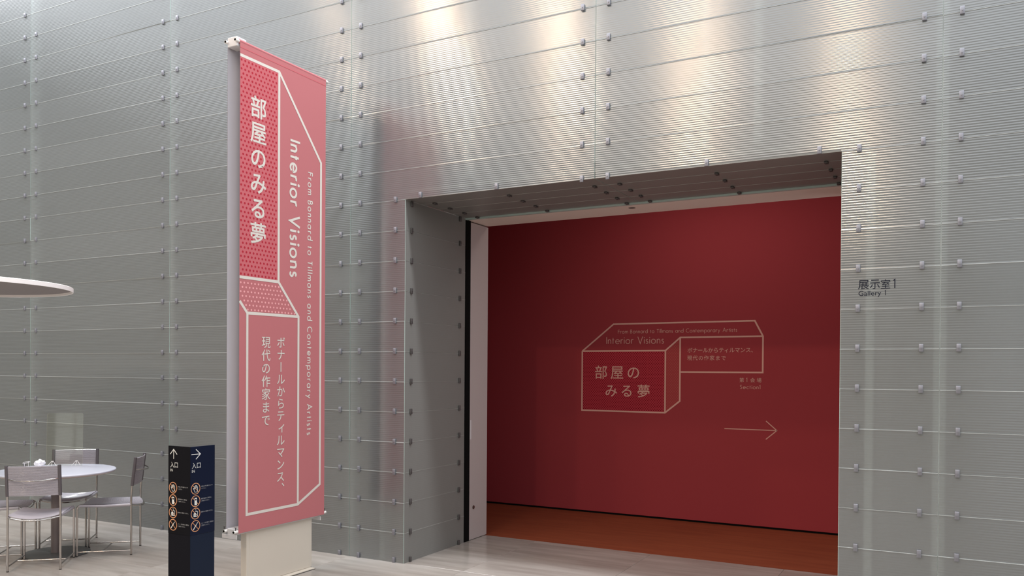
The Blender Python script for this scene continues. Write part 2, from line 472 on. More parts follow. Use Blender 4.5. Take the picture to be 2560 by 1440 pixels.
# rows per column: (x0, x1, first row, last row, clip positions, topmost row with clips)
cols = [(J[0], J[1], 0, 24, [J[1] - .1], 22), (J[1], J[2], 0, 24, [J[1] + .103, J[2] - .1], 21), (J[2], J[3], 0, 24, [J[2] + .1, J[3] - .103], 20),
        (J[3], XL, 0, TOPR, [J[3] + .103, XL - .097], 12), (J[3], J[4], TOPR, 24, [J[3] + .103, J[4] - .101], 19),
        (J[4], J[5], TOPR, 24, [J[4] + .101, J[5] - .101], 17), (XR, J[5], 0, TOPR, [XR + .103, J[5] - .101], 12), (J[5], J[6], 0, 24, [J[5] + .1], 16)]
for x0, x1, r0, r1, cl, rc in cols:
    me = panel_mesh(x1 - x0, ROW)
    for r in range(r0, r1):
        o = link('glass_panel', me, wall, (x0 + random.uniform(-.0006, .0006), random.uniform(-.0008, .0008), r * ROW))
        o.rotation_euler = (random.uniform(-.0035, .0035), 0, random.uniform(-.0012, .0012))
    for r in range(max(r0, 0), rc + 1):
        if r == TOPR and r0 == TOPR: xs_ = [cl[0], (cl[0] + cl[1]) / 2 if False else None, cl[1]]
        for cx in cl:
            if r == TOPR and r1 == TOPR: pass
            if r == TOPR and r0 == TOPR and (cx < XL or cx > XR): continue
            clip(wall, (cx, 0, r * ROW + (0.016 if r == 0 else 0)))
for cx in (-3.817, -3.111, -1.478, -0.753): clip(wall, (cx, 0, 3.0 + 0.016))
# plain glass above what the picture shows, and what is behind the glass
for b_ in ((-14.0, XL - .05, 0.30, 0.40, 0, 7.2), (XR + .05, 4.0, 0.30, 0.40, 0, 7.2), (XL - .05, XR + .05, 0.30, 0.40, 3.12, 7.2)): MB().box(*b_).build('inner_wall', 'backing', wall)
for b_ in ((-14.0, J[0] - .004, 0.0, 0.03, 0, 7.2), (J[6] + .004, 4.0, 0.0, 0.03, 0, 7.2), (J[0], J[6], 0.0, 0.03, 6.0, 7.2)): MB().box(*b_).build('plain_band', 'backing', wall)
for k, x in enumerate(J):
    z0 = 0 if not (XL < x < XR) else 3.12
    MB().cbox(x - 0.035, x + 0.035, 0.022, 0.11, z0, 7.15, 0.004).build('mullion', 'post_white', wall)
for x, z0 in ((XL - .24, 0), (XR + .17, 0)):
    MB().cbox(x - 0.025, x + 0.025, 0.026, 0.11, z0, 3.0, 0.004).build('mullion', 'post_white', wall)
for x in (-3.4, -1.5, -1.15):
    MB().cbox(x - 0.025, x + 0.025, 0.028, 0.11, 3.12, 7.15, 0.004).build('mullion', 'post_white', wall)

# room name in dark letters on the glass
F0 = Frame(1, 0.0, -1)
pl = []
for ch, a, b in (('展', -0.517, -0.453), ('示', -0.449, -0.392), ('室', -0.386, -0.333)):
    pl += fit(font_polys(ch), a, b, 2.1215, 2.1785)
pl += [[(-0.3155 + x * .056, 2.122 + y * .056) for x, y in p_] for p_ in latin('1', 0.10)]
pl += fit(font_polys('Gallery'), -0.514, -0.384, 2.0705, 2.112)
pl += [[(-0.364 + x * .031, 2.080 + y * .031) for x, y in p_] for p_ in latin('1', 0.12)]
o = stuff(poly_print(F0, pl, 0.0012, 'room_lettering', 'ink_dark', wall)); o['label'] = 'dark Japanese and English gallery name lettering'

# left reveal of the opening
jl = empty('wall_left'); struct(jl, 'left reveal of the gallery opening, smooth glass planks with clips', 'wall')
jr = empty('wall_right'); struct(jr, 'right reveal of the gallery opening, turned away from the camera', 'wall')
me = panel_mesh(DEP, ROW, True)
for r in range(TOPR):
    o = link('glass_panel', me, jl, (XL, 0, r * ROW)); o.rotation_euler = (random.uniform(-.003, .003), 0, PI / 2)
    o = link('glass_panel', me, jr, (XR, DEP, r * ROW)); o.rotation_euler = (0, 0, -PI / 2)
for r in range(TOPR + 1):
    for y in (0.083, 0.85): clip(jl, (XL, y, r * ROW + (0.016 if r == 0 else (-0.028 if r == TOPR else 0))), (0, 0, PI / 2))
MB().box(XL - .3, XL - .2, 0.1, DEP, 0, 3.0).build('backing', 'backing', jl)
MB().box(XR + .2, XR + .3, 0.1, DEP, 0, 3.0).build('backing', 'backing', jr)
# glass soffit
sf = empty('ceiling'); struct(sf, 'glass plank soffit over the gallery opening', 'ceiling')
SD = DEP / 4
for x0, x1 in ((XL, J[4]), (J[4], XR)):
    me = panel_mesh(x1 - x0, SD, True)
    for k in range(4):
        o = link('glass_panel', me, sf, (x0, k * SD + SD, 3.0)); o.rotation_euler = (PI / 2, 0, 0)
for k in range(1, 5):
    for x in (-3.833, -3.126, -2.393, -2.192, -1.468, -0.742):
        clip(sf, (x, k * SD + (-0.012 if k == 4 else 0), 3.0), (PI / 2, 0, 0))
MB().box(XL, XR, 0.06, DEP, 3.06, 3.09).build('backing', 'backing_light', sf)

# slot, white jamb, header
MB().box(XL - .25, XL + .001, 0.965, 1.046, 0, 3.04).build('slot_shade', 'black', jl)  # solid black fill stands in for the shade in the door pocket
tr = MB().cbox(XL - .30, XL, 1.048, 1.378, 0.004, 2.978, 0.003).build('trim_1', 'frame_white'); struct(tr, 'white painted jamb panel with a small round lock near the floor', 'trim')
mb = MB().tube([(XL - .005, 1.121, 0.305), (XL + .006, 1.121, 0.305)], 0.017, 20); mb.tube([(XL, 1.121, 0.305), (XL + .010, 1.121, 0.305)], 0.008, 12)
o = mb.build('lock', 'lock_metal', tr); o['label'] = 'small round metal lock'
MB().box(XL - .004, XL + .0012, 1.052, 1.075, 0.95, 1.13).build('strike_plate', 'bracket_white', tr)
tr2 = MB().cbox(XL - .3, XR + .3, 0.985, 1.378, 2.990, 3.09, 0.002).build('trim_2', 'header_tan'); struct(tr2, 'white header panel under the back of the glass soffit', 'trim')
mb = MB(); mb.lathe([(0.0, 2.9895), (0.03, 2.9895), (0.034, 2.991)], -2.412, 1.116, 24); mb.build('sensor', 'clip_dark', tr2)
MB().box(XL - .02, XR + .02, 0.955, 0.985, 2.985, 3.09).build('edge_strip', 'glass_edge', tr2)
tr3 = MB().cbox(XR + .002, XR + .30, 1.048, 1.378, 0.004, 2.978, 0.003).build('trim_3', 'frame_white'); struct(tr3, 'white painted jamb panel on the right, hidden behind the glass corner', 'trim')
wg = MB().box(XL - 1.7, XL - .3, 1.30, 1.378, 0, 3.7).box(XR + .3, 2.6, 1.30, 1.378, 0, 3.7).box(XL - .3, XR + .3, 1.30, 1.378, 3.09, 3.7).build('wall_front', 'gallery_white'); struct(wg, 'inner face of the wall around the gallery opening', 'wall')

# ------------------------------------------------------------------ gallery: red wall
YR = 3.04
wf = empty('wall_far'); struct(wf, 'dark red title wall inside the gallery, lettered in pale salmon', 'wall')
MB().box(-5.2, 1.0, YR, YR + .12, 0.022, 3.7).build('red_face', 'red_paint', wf)
MB().box(-5.2, 1.0, YR + .012, YR + .1, 0, 0.022).build('shadow_gap', 'black', wf)
ws = MB().box(-5.4, -5.2, 1.378, 5.0, 0, 3.7).build('wall_side', 'gallery_white'); struct(ws, 'dark side wall of the gallery at the left', 'wall')
wc = MB().box(-5.4, 2.6, 1.378, 5.0, 3.7, 3.8).build('ceiling', 'gallery_white'); struct(wc, 'gallery ceiling behind the header', 'ceiling')
FR = Frame(1, YR, -1)
A_, B_, C_, D_, E_, F_, G_, H_, I_, J_, K_ = (-3.681, 1.819), (-3.308, 2.116), (-1.773, 2.121), (-1.690, 1.962), (-1.690, 1.592), (-2.551, 1.591), (-2.551, 1.959), (-2.713, 1.820), (-2.713, 1.151), (-3.681, 1.152), (-2.551, 1.280)
LW = 0.0165
out = []
for a in ([A_, B_, C_, D_, E_, F_], [A_, H_, G_, D_], [A_, J_, I_, K_, G_], [H_, I_]): out += ribbon(a, LW)
poly_print(FR, [[A_, H_, I_, J_]], 0.0004, 'box_front_print', 'red_box', wf)
poly_print(FR, [[H_, G_, K_, I_]], 0.0004, 'box_side_print', 'red_box_side', wf)
def dots(poly, sx, sy, r, n=6):
    a0, a1, b0, b1 = min(p_[0] for p_ in poly), max(p_[0] for p_ in poly), min(p_[1] for p_ in poly), max(p_[1] for p_ in poly)
    o_ = []; j = 0; b = b0 + r
    while b < b1 - r * .5:
        a = a0 + r + (sx / 2 if j % 2 else 0)
        while a < a1:
            if inside((a, b), poly) and inside((a + r * .8, b), poly) and inside((a - r * .8, b), poly): o_.append(disc(a, b, r, n=n))
            a += sx
        b += sy; j += 1
    return o_
o = poly_print(FR, dots([A_, H_, I_, J_], 0.0265, 0.0150, 0.0065), 0.0008, 'dot_pattern', 'red_dot', wf); o['kind'] = 'stuff'
o = poly_print(FR, dots([H_, G_, K_, I_], 0.0265, 0.0150, 0.0060), 0.0008, 'dot_pattern', 'red_dot_side', wf); o['kind'] = 'stuff'
poly_print(FR, out, 0.0013, 'title_outline', 'wall_print', wf)
for ch, x in (('部', -3.453), ('屋', -3.262), ('の', -3.073)): stuff(poly_print(FR, cell(ch, x, 1.583, 0.158, 0.004), 0.0016, 'title_character', 'wall_print', wf))
for ch, x in (('み', -3.331), ('る', -3.148), ('夢', -2.955)): stuff(poly_print(FR, cell(ch, x, 1.380, 0.152, 0.004), 0.0016, 'title_character', 'wall_print', wf))
pl = latin_fit('Interior Visions', 0.095, -3.392, -2.729, 1.8985, 0.075, 0.22, 0.45)
pl += latin_fit('From Bonnard to Tillmans and Contemporary Artists', 0.10, -3.256, -1.951, 2.012, 0.0395, 0.24, 0.5)
pl += latin_fit('Section1', 0.11, -1.917, -1.712, 1.4215, 0.040, 0.24)
pl += row('ボナールからティルマンス、', -2.474, -1.752, 1.8225, 0.058, 0.002)
pl += row('現代の作家まで', -2.474, -2.062, 1.741, 0.055, 0.002)
for ch, x in (('第', -1.9), ('会', -1.79), ('場', -1.725)): pl += cell(ch, x, 1.513, 0.050, 0.002)
pl += [[(-1.852 + x * .042, 1.493 + y * .042) for x, y in p_] for p_ in latin('1', 0.11)]
stuff(poly_print(FR, pl, 0.0016, 'subtitle_lettering', 'wall_print', wf))
poly_print(FR, ribbon([(-2.074, 1.0055), (-1.545, 1.0055)], 0.009) + ribbon([(-1.653, 1.099), (-1.545, 1.0055), (-1.653, 0.912)], 0.009), 0.0013, 'arrow', 'wall_print', wf)

# ------------------------------------------------------------------ room behind the photographer
hc = empty('ceiling'); struct(hc, 'high glazed hall roof carried on pale beams', 'ceiling')
bmx = MB().box(-14.0, 4.0, -0.06, 0.06, 7.3, 7.45).build('beam', 'hall_ceiling', hc, (0, -0.2, 0))
for k in range(1, 9): link('beam', bmx.data, hc, (0, -0.2 - 1.85 * k, 0))
bmy = MB().box(-0.04, 0.04, -15.0, 0.0, 7.32, 7.43).build('cross_beam', 'hall_ceiling', hc, (-13.5, 0, 0))
for k in range(1, 8): link('cross_beam', bmy.data, hc, (-13.5 + 2.4 * k, 0, 0))
hw = MB().box(-14.2, 0.75, -15.2, -15.0, 0, 7.2).box(1.9, 4.2, -15.2, -15.0, 0, 7.2).box(0.75, 1.9, -15.2, -15.0, 0, 0.9).box(0.75, 1.9, -15.2, -15.0, 2.7, 7.2).build('wall_rear', 'hall_wall')
wn = empty('window_1', (1.325, -15.1, 0.9)); struct(wn, 'window with a pale frame in the rear wall of the hall', 'window')
for b_ in ((-.575, -.535, -.03, .03, 0, 1.8), (.535, .575, -.03, .03, 0, 1.8), (-.535, .535, -.03, .03, 0, .04), (-.535, .535, -.03, .03, 1.76, 1.8), (-.02, .02, -.03, .03, .04, 1.76), (-.535, .535, -.02, .02, .88, .92)): MB().box(*b_).build('window_frame', 'bracket_white', wn)
MB().box(-.535, .535, -.004, .004, .04, 1.76).build('pane', 'glass_back', wn); struct(hw, 'plain grey wall at the far end of the hall', 'wall')
hw = MB().box(-14.2, -14.0, -15.0, 0.4, 0, 7.2).build('wall_west', 'hall_wall'); struct(hw, 'plain grey wall at the left end of the hall', 'wall')
hw = MB().box(4.0, 4.2, -15.0, 0.4, 0, 3.4).build('wall_east_block', 'hall_wall'); struct(hw, 'unseen low grey wall at the right end, added to block light', 'wall')  # out of view, added at this height to block low side light
g = []
lamp0 = None
LAMPS = [(-7.1, -5.3, 44), (-7.9, -6.6, 24), (-5.45, -6.3, 46), (-7.5, -10.6, 60), (-4.75, -10.9, 125), (-1.76, -11.2, 125), (-3.19, -6.6, 22), (-8.9, -5.0, 14)]
for i, (x, y, pw) in enumerate(LAMPS):
    t = empty('downlight', (x, y, 7.2))
    tag(t, 'round warm downlight in the high hall ceiling, out of the picture', 'lamp', 'downlights in the hall ceiling')
    if i == 0:
        r1 = MB().lathe([(0.17, 0.0), (0.17, -0.012), (0.15, -0.02), (0.135, -0.01), (0.13, 0.0)], n=32).build('trim_ring', 'bracket_white', t)
        r2 = MB().lathe([(0.0, -0.004), (0.13, -0.004)], n=32).build('lens', 'lamp_lens', t)
    else:
        link('trim_ring', r1.data, t); link('lens', r2.data, t)
    lt = bpy.data.lights.new('downlight_glow', 'AREA'); lt.shape = 'DISK'; lt.size = 0.30; lt.energy = pw * 2.0; lt.color = (1.0, 0.74, 0.50)
    lo = bpy.data.objects.new('downlight_glow', lt); C.objects.link(lo); lo.parent = t; lo.location = (0, 0, -0.03)

# ------------------------------------------------------------------ banner stand
bs = tag(empty('banner_stand', (-4.55, -0.84, 0)), 'tall pink exhibition banner stand hung on a beige post', 'banner')
def W(mb, name, m, parent, root):
    o_ = mb.build(name, m, parent); o_.matrix_parent_inverse = Matrix.Translation(root.location).inverted() if parent is root else Matrix.Identity(4)
    return o_
def reg(o_, root):
    o_.matrix_parent_inverse = Matrix.Translation(root.location).inverted(); return o_
XB, Y0, Y1, ZB, ZT = -4.490, -1.292, -0.377, 0.420, 3.935
XF = -4.520
mb = MB(); mb.cbox(-4.580, XF - .002, -1.184, -0.487, 0.012, 3.86, 0.003); W(mb, 'post', 'post_beige', bs, bs)
mb = MB(); mb.cbox(XF - .0045, XF, -1.153, -0.512, 0.014, 3.80, 0.0015); W(mb, 'face_panel', 'post_beige', bs, bs)
mb = MB(); mb.cbox(-4.60, -4.476, -1.22, -0.50, 0.002, 0.012, 0.003); W(mb, 'foot_plate', 'post_beige', bs, bs)
mb = MB(); mb.cbox(-4.625, -4.476, -1.235, -0.495, 0.0, 0.004, 0.001); W(mb, 'foot_pad', 'rubber', bs, bs)
# cloths: a thin sheet with a slight hang
def cloth(x, out):
    n1, n2 = 10, 40; vs = []; fs = []
    for th in (0, 1):
        for i in range(n2 + 1):
            for j in range(n1 + 1):
                u_, v_ = j / n1, i / n2
                dx = 0.0
                vs.append((x + out * (dx - 0.0008 * th), Y0 + (Y1 - Y0) * u_, ZB + (ZT - ZB) * v_))
    N = (n1 + 1) * (n2 + 1)
    for th in (0, 1):
        for i in range(n2):
            for j in range(n1):
                a = th * N + i * (n1 + 1) + j; q = (a, a + 1, a + n1 + 2, a + n1 + 1)
                fs.append(q if th == 0 else q[::-1])
    mb_ = MB(); mb_.add(vs, fs, False); return mb_
def two_faced(o_, out):
    o_.data.materials.append(MT['banner_back'])
    for p_ in o_.data.polygons:
        if p_.center.x * out < (sum(v.co.x for v in o_.data.vertices) / len(o_.data.vertices)) * out: p_.material_index = 1
    return o_
b1 = W(cloth(XB, 1), 'banner_cloth', 'banner_pink', bs, bs); two_faced(b1, 1); b1['label'] = 'pink cloth printed with the exhibition title'
b2 = W(cloth(-4.612, -1), 'banner_cloth', 'banner_pink', bs, bs); two_faced(b2, -1); b2['label'] = 'second cloth seen from its blank lilac grey back'
def hem(x, out):
    mb_ = MB(); mb_.tube([(x - out * .013, Y0, ZT), (x - out * .013, Y1, ZT)], 0.0148, 16); return mb_
W(hem(XB, 1), 'top_hem', 'banner_pink', bs, bs)
h2 = W(hem(-4.612, -1), 'top_hem', 'banner_pink', bs, bs)
mb = MB(); mb.box(XB - .0002, XB + .0012, Y0, Y1, ZT - .045, ZT - .038); W(mb, 'seam', 'banner_pink_deep', bs, bs)
for x, z in ((-4.503, ZT), (-4.599, ZT), (-4.503, ZB + .012), (-4.599, ZB + .012)):
    mb = MB(); mb.tube([(x, Y0 - .035, z), (x, Y1 + .03, z)], 0.0115, 16); t_ = W(mb, 'rod', 'tube_white', bs, bs)
    for ya in (Y0 - .0355, Y1 + .0305): MB().tube([(x, ya - .0008, z), (x, ya + .0008, z)], 0.0088, 14).build('rod_end', 'black', t_)
for z0, z1, nm in ((3.908, 3.924, 'top_arm'), (0.405, 0.452, 'bottom_arm')):
    mb = MB(); mb.cbox(-4.590, -4.512, Y0 - .012 if nm == 'bottom_arm' else Y0 + .03, Y1 - .02, z0, z1, 0.006)
    if nm == 'top_arm': mb.cbox(-4.598, -4.505, Y0 - .016, Y0 + .075, 3.900, 3.968, 0.005)
    a_ = W(mb, nm, 'bracket_white', bs, bs)
    if nm == 'bottom_arm':
        for ya in (Y0 - .004, Y1 - .03): MB().cbox(-4.640, -4.494, ya - .010, ya - .004, z0 - .028, z0 + .004, 0.0028).build('end_plate', 'bracket_white', a_)
        for x in (-4.612, -4.500):
            for ya in (Y0 - .018, Y1 + .012):
                mb = MB(); mb.tube([(x, ya, z0 + .036), (x, ya, z0 + .058)], 0.004, 8); mb.tube([(x - .009, ya, z0 + .058), (x + .009, ya, z0 + .058)], 0.003, 8)
                mb.build('wing_screw', 'clip_dark', a_)
# printed artwork on the cloth
FB = Frame(0, XB, 1)
lw = 0.021
yl = Y0
peak, pin = (-0.904, 3.838), (-0.904, 2.257)
dR, dL, lp = (-0.686, 2.007), (-1.216, 2.003), (Y0 + .003, 2.085)
bl, br, rp, rt = (-1.216, 0.545), (-0.686, 0.545), (-0.433, 0.672), (-0.433, 3.257)
tl, ll = (Y0 + .001, 3.838), (Y0 + .001, 2.257)
reg(poly_print(FB, [[tl, peak, pin, ll]], 0.0005, 'dotted_box_print', 'banner_pink_deep', bs), bs)
o = reg(poly_print(FB, dots([(Y0 + .005, 3.818), (-0.918, 3.818), (-0.918, 2.272), (Y0 + .005, 2.272)], 0.0345, 0.0318, 0.0088, 8), 0.0008, 'dot_pattern', 'banner_dot', bs), bs); o['kind'] = 'stuff'
o = reg(poly_print(FB, dots([(Y0 + .004, 2.243), (-0.915, 2.243), (-0.705, 2.02), (-1.210, 2.02), (Y0 + .004, 2.10)], 0.0345, 0.0318, 0.0078, 8), 0.0008, 'dot_pattern', 'banner_dot_light', bs), bs); o['kind'] = 'stuff'
out = []
for a in ([tl, peak, rt, rp, br, bl, dL, lp], [peak, pin, dR, br], [ll, pin], [dL, dR]): out += ribbon(a, lw)
reg(poly_print(FB, out, 0.0011, 'title_outline', 'print_cream', bs), bs)
for i, ch in enumerate('部屋のみる夢'): stuff(reg(poly_print(FB, cell(ch, -1.1135, 3.509 - i * 0.1834, 0.166, 0.012), 0.0015, 'title_character', 'print_cream', bs), bs))
pl = []
for i, ch in enumerate('ボナールからティルマンス'):
    g_ = cell(ch, 0, 0, 0.090, 0.006)
    if ch == 'ー': g_ = [[(y, -x) for x, y in p_] for p_ in g_]
    z_ = 1.800 - i * 0.0925
    if ch == 'ィ': g_ = [[(x + .012, y + .006) for x, y in p_] for p_ in g_]
    pl += [[(-0.876 + x, z_ + y) for x, y in p_] for p_ in g_]
pl += cell('、', -0.822, 0.745, 0.090, 0.006)
for i, ch in enumerate('現代の作家まで'): pl += cell(ch, -1.030, 1.798 - i * 0.0965, 0.092, 0.006)
pl += [[(-0.782 + y, 3.366 - x) for x, y in p_] for p_ in latin_fit('Interior Visions', 0.165, 0, 1.058, 0, 0.106, 0.22, 0.42)]
pl += [[(-0.585 + y, 3.156 - x) for x, y in p_] for p_ in latin_fit('From Bonnard to Tillmans and Contemporary Artists', 0.15, 0, 2.079, 0, 0.0525, 0.24, 0.5)]
stuff(reg(poly_print(FB, pl, 0.0015, 'subtitle_lettering', 'print_cream', bs), bs))

# ------------------------------------------------------------------ directory sign: two navy panels folded to a corner
ds = tag(empty('directory_sign', (-4.54, -1.66, 0)), 'dark navy V folded entrance sign with arrows and prohibition symbols', 'sign')
SX, SY, XW, YW, ZH, ZM = -4.434, -1.766, -4.645, -1.561, 1.080, 0.492
def sgn(mb, nm, m):
    return W(mb, nm, m, ds, ds)
sgn(MB().box(XW, SX - .0005, SY, SY + .012, ZM, ZH), 'left_panel', 'sign_black')['label'] = 'black panel with up arrow'
sgn(MB().box(SX - .012, SX, SY + .0005, YW, ZM, ZH), 'right_panel', 'sign_navy')['label'] = 'navy panel with right arrow'
sgn(MB().box(XW + .0004, SX - .0015, SY + .0012, SY + .013, 0.006, ZM - .0012), 'left_base', 'sign_body_black')
sgn(MB().box(SX - .013, SX - .0012, SY + .0018, YW - .0004, 0.006, ZM - .0012), 'right_base', 'sign_body_navy')
mb = MB(); mb.add([(XW, SY + .003, 0), (SX - .003, SY + .003, 0), (SX - .003, YW, 0), (XW, SY + .003, 0.006), (SX - .003, SY + .003, 0.006), (SX - .003, YW, 0.006)], [(0, 2, 1), (3, 4, 5), (0, 1, 4, 3), (1, 2, 5, 4), (2, 0, 3, 5)])
sgn(mb, 'foot_plate', 'sign_body_black')
def pictos(fr, a0, sgnm, z1):
    org = []; wht = []
    for k in range(4):
        c = (a0, z1 - k * 0.0829)
        org += ring(c[0], c[1], 0.0362, 0.0052)
        org += ribbon([(c[0] - .0256, c[1] + .0256), (c[0] + .0256, c[1] - .0256)], 0.004)
        x, y = c
        if k == 0:   # open hand, outlined
            wht += ribbon([(x + .012, y - .023), (x - .006, y - .023), (x - .013, y - .008), (x - .019, y + .003), (x - .016, y + .006), (x - .009, y - .001), (x - .009, y + .014), (x - .004, y + .019), (x + .002, y + .021), (x + .010, y + .018), (x + .015, y + .010), (x + .016, y - .010)], 0.0032, True)
            for q in (-.003, .003, .009): wht += ribbon([(x + q, y + .002), (x + q, y + .017)], 0.0024)
        elif k == 1: # telephone
            wht += [[(x - .009, y - .027), (x + .011, y - .027), (x + .011, y + .004), (x - .009, y + .004)], [(x - .009, y + .014), (x + .011, y + .014), (x + .011, y + .022), (x - .009, y + .022)], [(x - .009, y + .004), (x - .006, y + .004), (x - .006, y + .014), (x - .009, y + .014)], [(x + .008, y + .004), (x + .011, y + .004), (x + .011, y + .014), (x + .008, y + .014)]]
        elif k == 2: # cup and food
            wht += ribbon([(x - .002, y + .012), (x + .018, y + .012), (x + .014, y - .02), (x + .002, y - .02)], 0.003) + ribbon([(x + .004, y + .012), (x + .003, y + .024), (x - .001, y + .028)], 0.0028)
            wht += [[(x - .017, y - .022), (x + .005, y - .022), (x + .005, y - .015), (x - .017, y - .015)], [(x - .017, y - .013), (x + .005, y - .013), (x + .005, y - .007), (x - .017, y - .007)], [(x - .017, y - .005), (x + .005, y - .005), (x + .002, y + .003), (x - .006, y + .005), (x - .014, y + .003)]]
        else:        # pen
            wht += ribbon([(x - .018, y - .023), (x + .008, y + .010)], 0.0062) + ribbon([(x + .010, y + .012), (x + .018, y + .022)], 0.0042)
    return org, wht
NOTES = [('作品に手を触れないで', 'ください。'), ('携帯電話のご使用は', 'ご遠慮ください。'), ('飲食はご遠慮ください。', None), ('ペン・万年筆のご使用は', 'ご遠慮ください。')]
def side(fr, x0, kind):
    z1 = 0.800
    cx = x0 + 0.047 if kind == 'L' else x0 + 0.043
    org, wht = pictos(fr, cx, 1, z1)
    big = []
    if kind == 'L':
        ax, az = x0 + .052, 1.0265
        big += ribbon([(ax, az - .033), (ax, az + .030)], 0.0055) + ribbon([(ax - .033, az - .002), (ax, az + .032), (ax + .033, az - .002)], 0.0055)
        tx0 = x0 + .020
    else:
        az = 1.029
        big += ribbon([(x0 + .008, az), (x0 + .080, az)], 0.0055) + ribbon([(x0 + .045, az + .033), (x0 + .082, az), (x0 + .045, az - .033)], 0.0055)
        tx0 = x0 + .012
    big += fit(font_polys('入'), tx0, tx0 + .036, 0.935, 0.973) + fit(font_polys('口'), tx0 + .042, tx0 + .072, 0.936, 0.970)
    big += fit(font_polys('IN'), tx0, tx0 + .023, 0.909, 0.927)
    sm = []
    t0 = cx + 0.046; wmax = (XW + .2095 if kind == 'L' else YW - .006) - t0
    em = 0.0097
    for k, (a, b) in enumerate(NOTES):
        zc = z1 + .010 - k * 0.0829
        if b is None: zc -= .006
        sm += row(a, t0, t0 + em * len(a), zc, em)
        if b: sm += row(b, t0, t0 + em * len(b), zc - .0145, em)
    lab = 'left' if kind == 'L' else 'right'
    reg(poly_print(fr, big, 0.0006, 'arrow_lettering', 'sign_print', ds), ds)['kind'] = 'stuff'
    reg(poly_print(fr, org, 0.0006, 'prohibition_rings', 'sign_orange', ds), ds)['kind'] = 'stuff'
    reg(poly_print(fr, wht, 0.0009, 'prohibition_symbols', 'sign_print', ds), ds)['kind'] = 'stuff'
    reg(poly_print(fr, sm, 0.0006, 'notice_lettering', 'sign_small_print', ds), ds)['kind'] = 'stuff'
side(Frame(1, SY, -1), XW, 'L'); side(Frame(0, SX, 1), SY, 'R')

# ------------------------------------------------------------------ cafe table
TC = (-6.785, -1.155)
tb = tag(empty('round_table', (TC[0], TC[1], 0)), 'round white pedestal table on a dark disc base in front of the glass wall', 'table')
MB().lathe([(0, .7195), (.455, .7195), (.462, .718), (.466, .714), (.466, .708), (.463, .704)], n=72).build('table_top', 'table_white', tb)
MB().lathe([(.463, .704), (.455, .696), (.44, .692), (0, .692)], n=72).build('edge_band', 'table_edge', tb)
MB().lathe([(0, .012), (.255, .012), (.263, .008), (.263, 0.0), (0, 0.0)], n=64).build('base_plate', 'table_base', tb)
MB().lathe([(.041, .012), (.041, .692)], n=28).lathe([(.032, .680), (.11, .686), (.11, .692)], n=28).build('pedestal', 'table_post', tb)

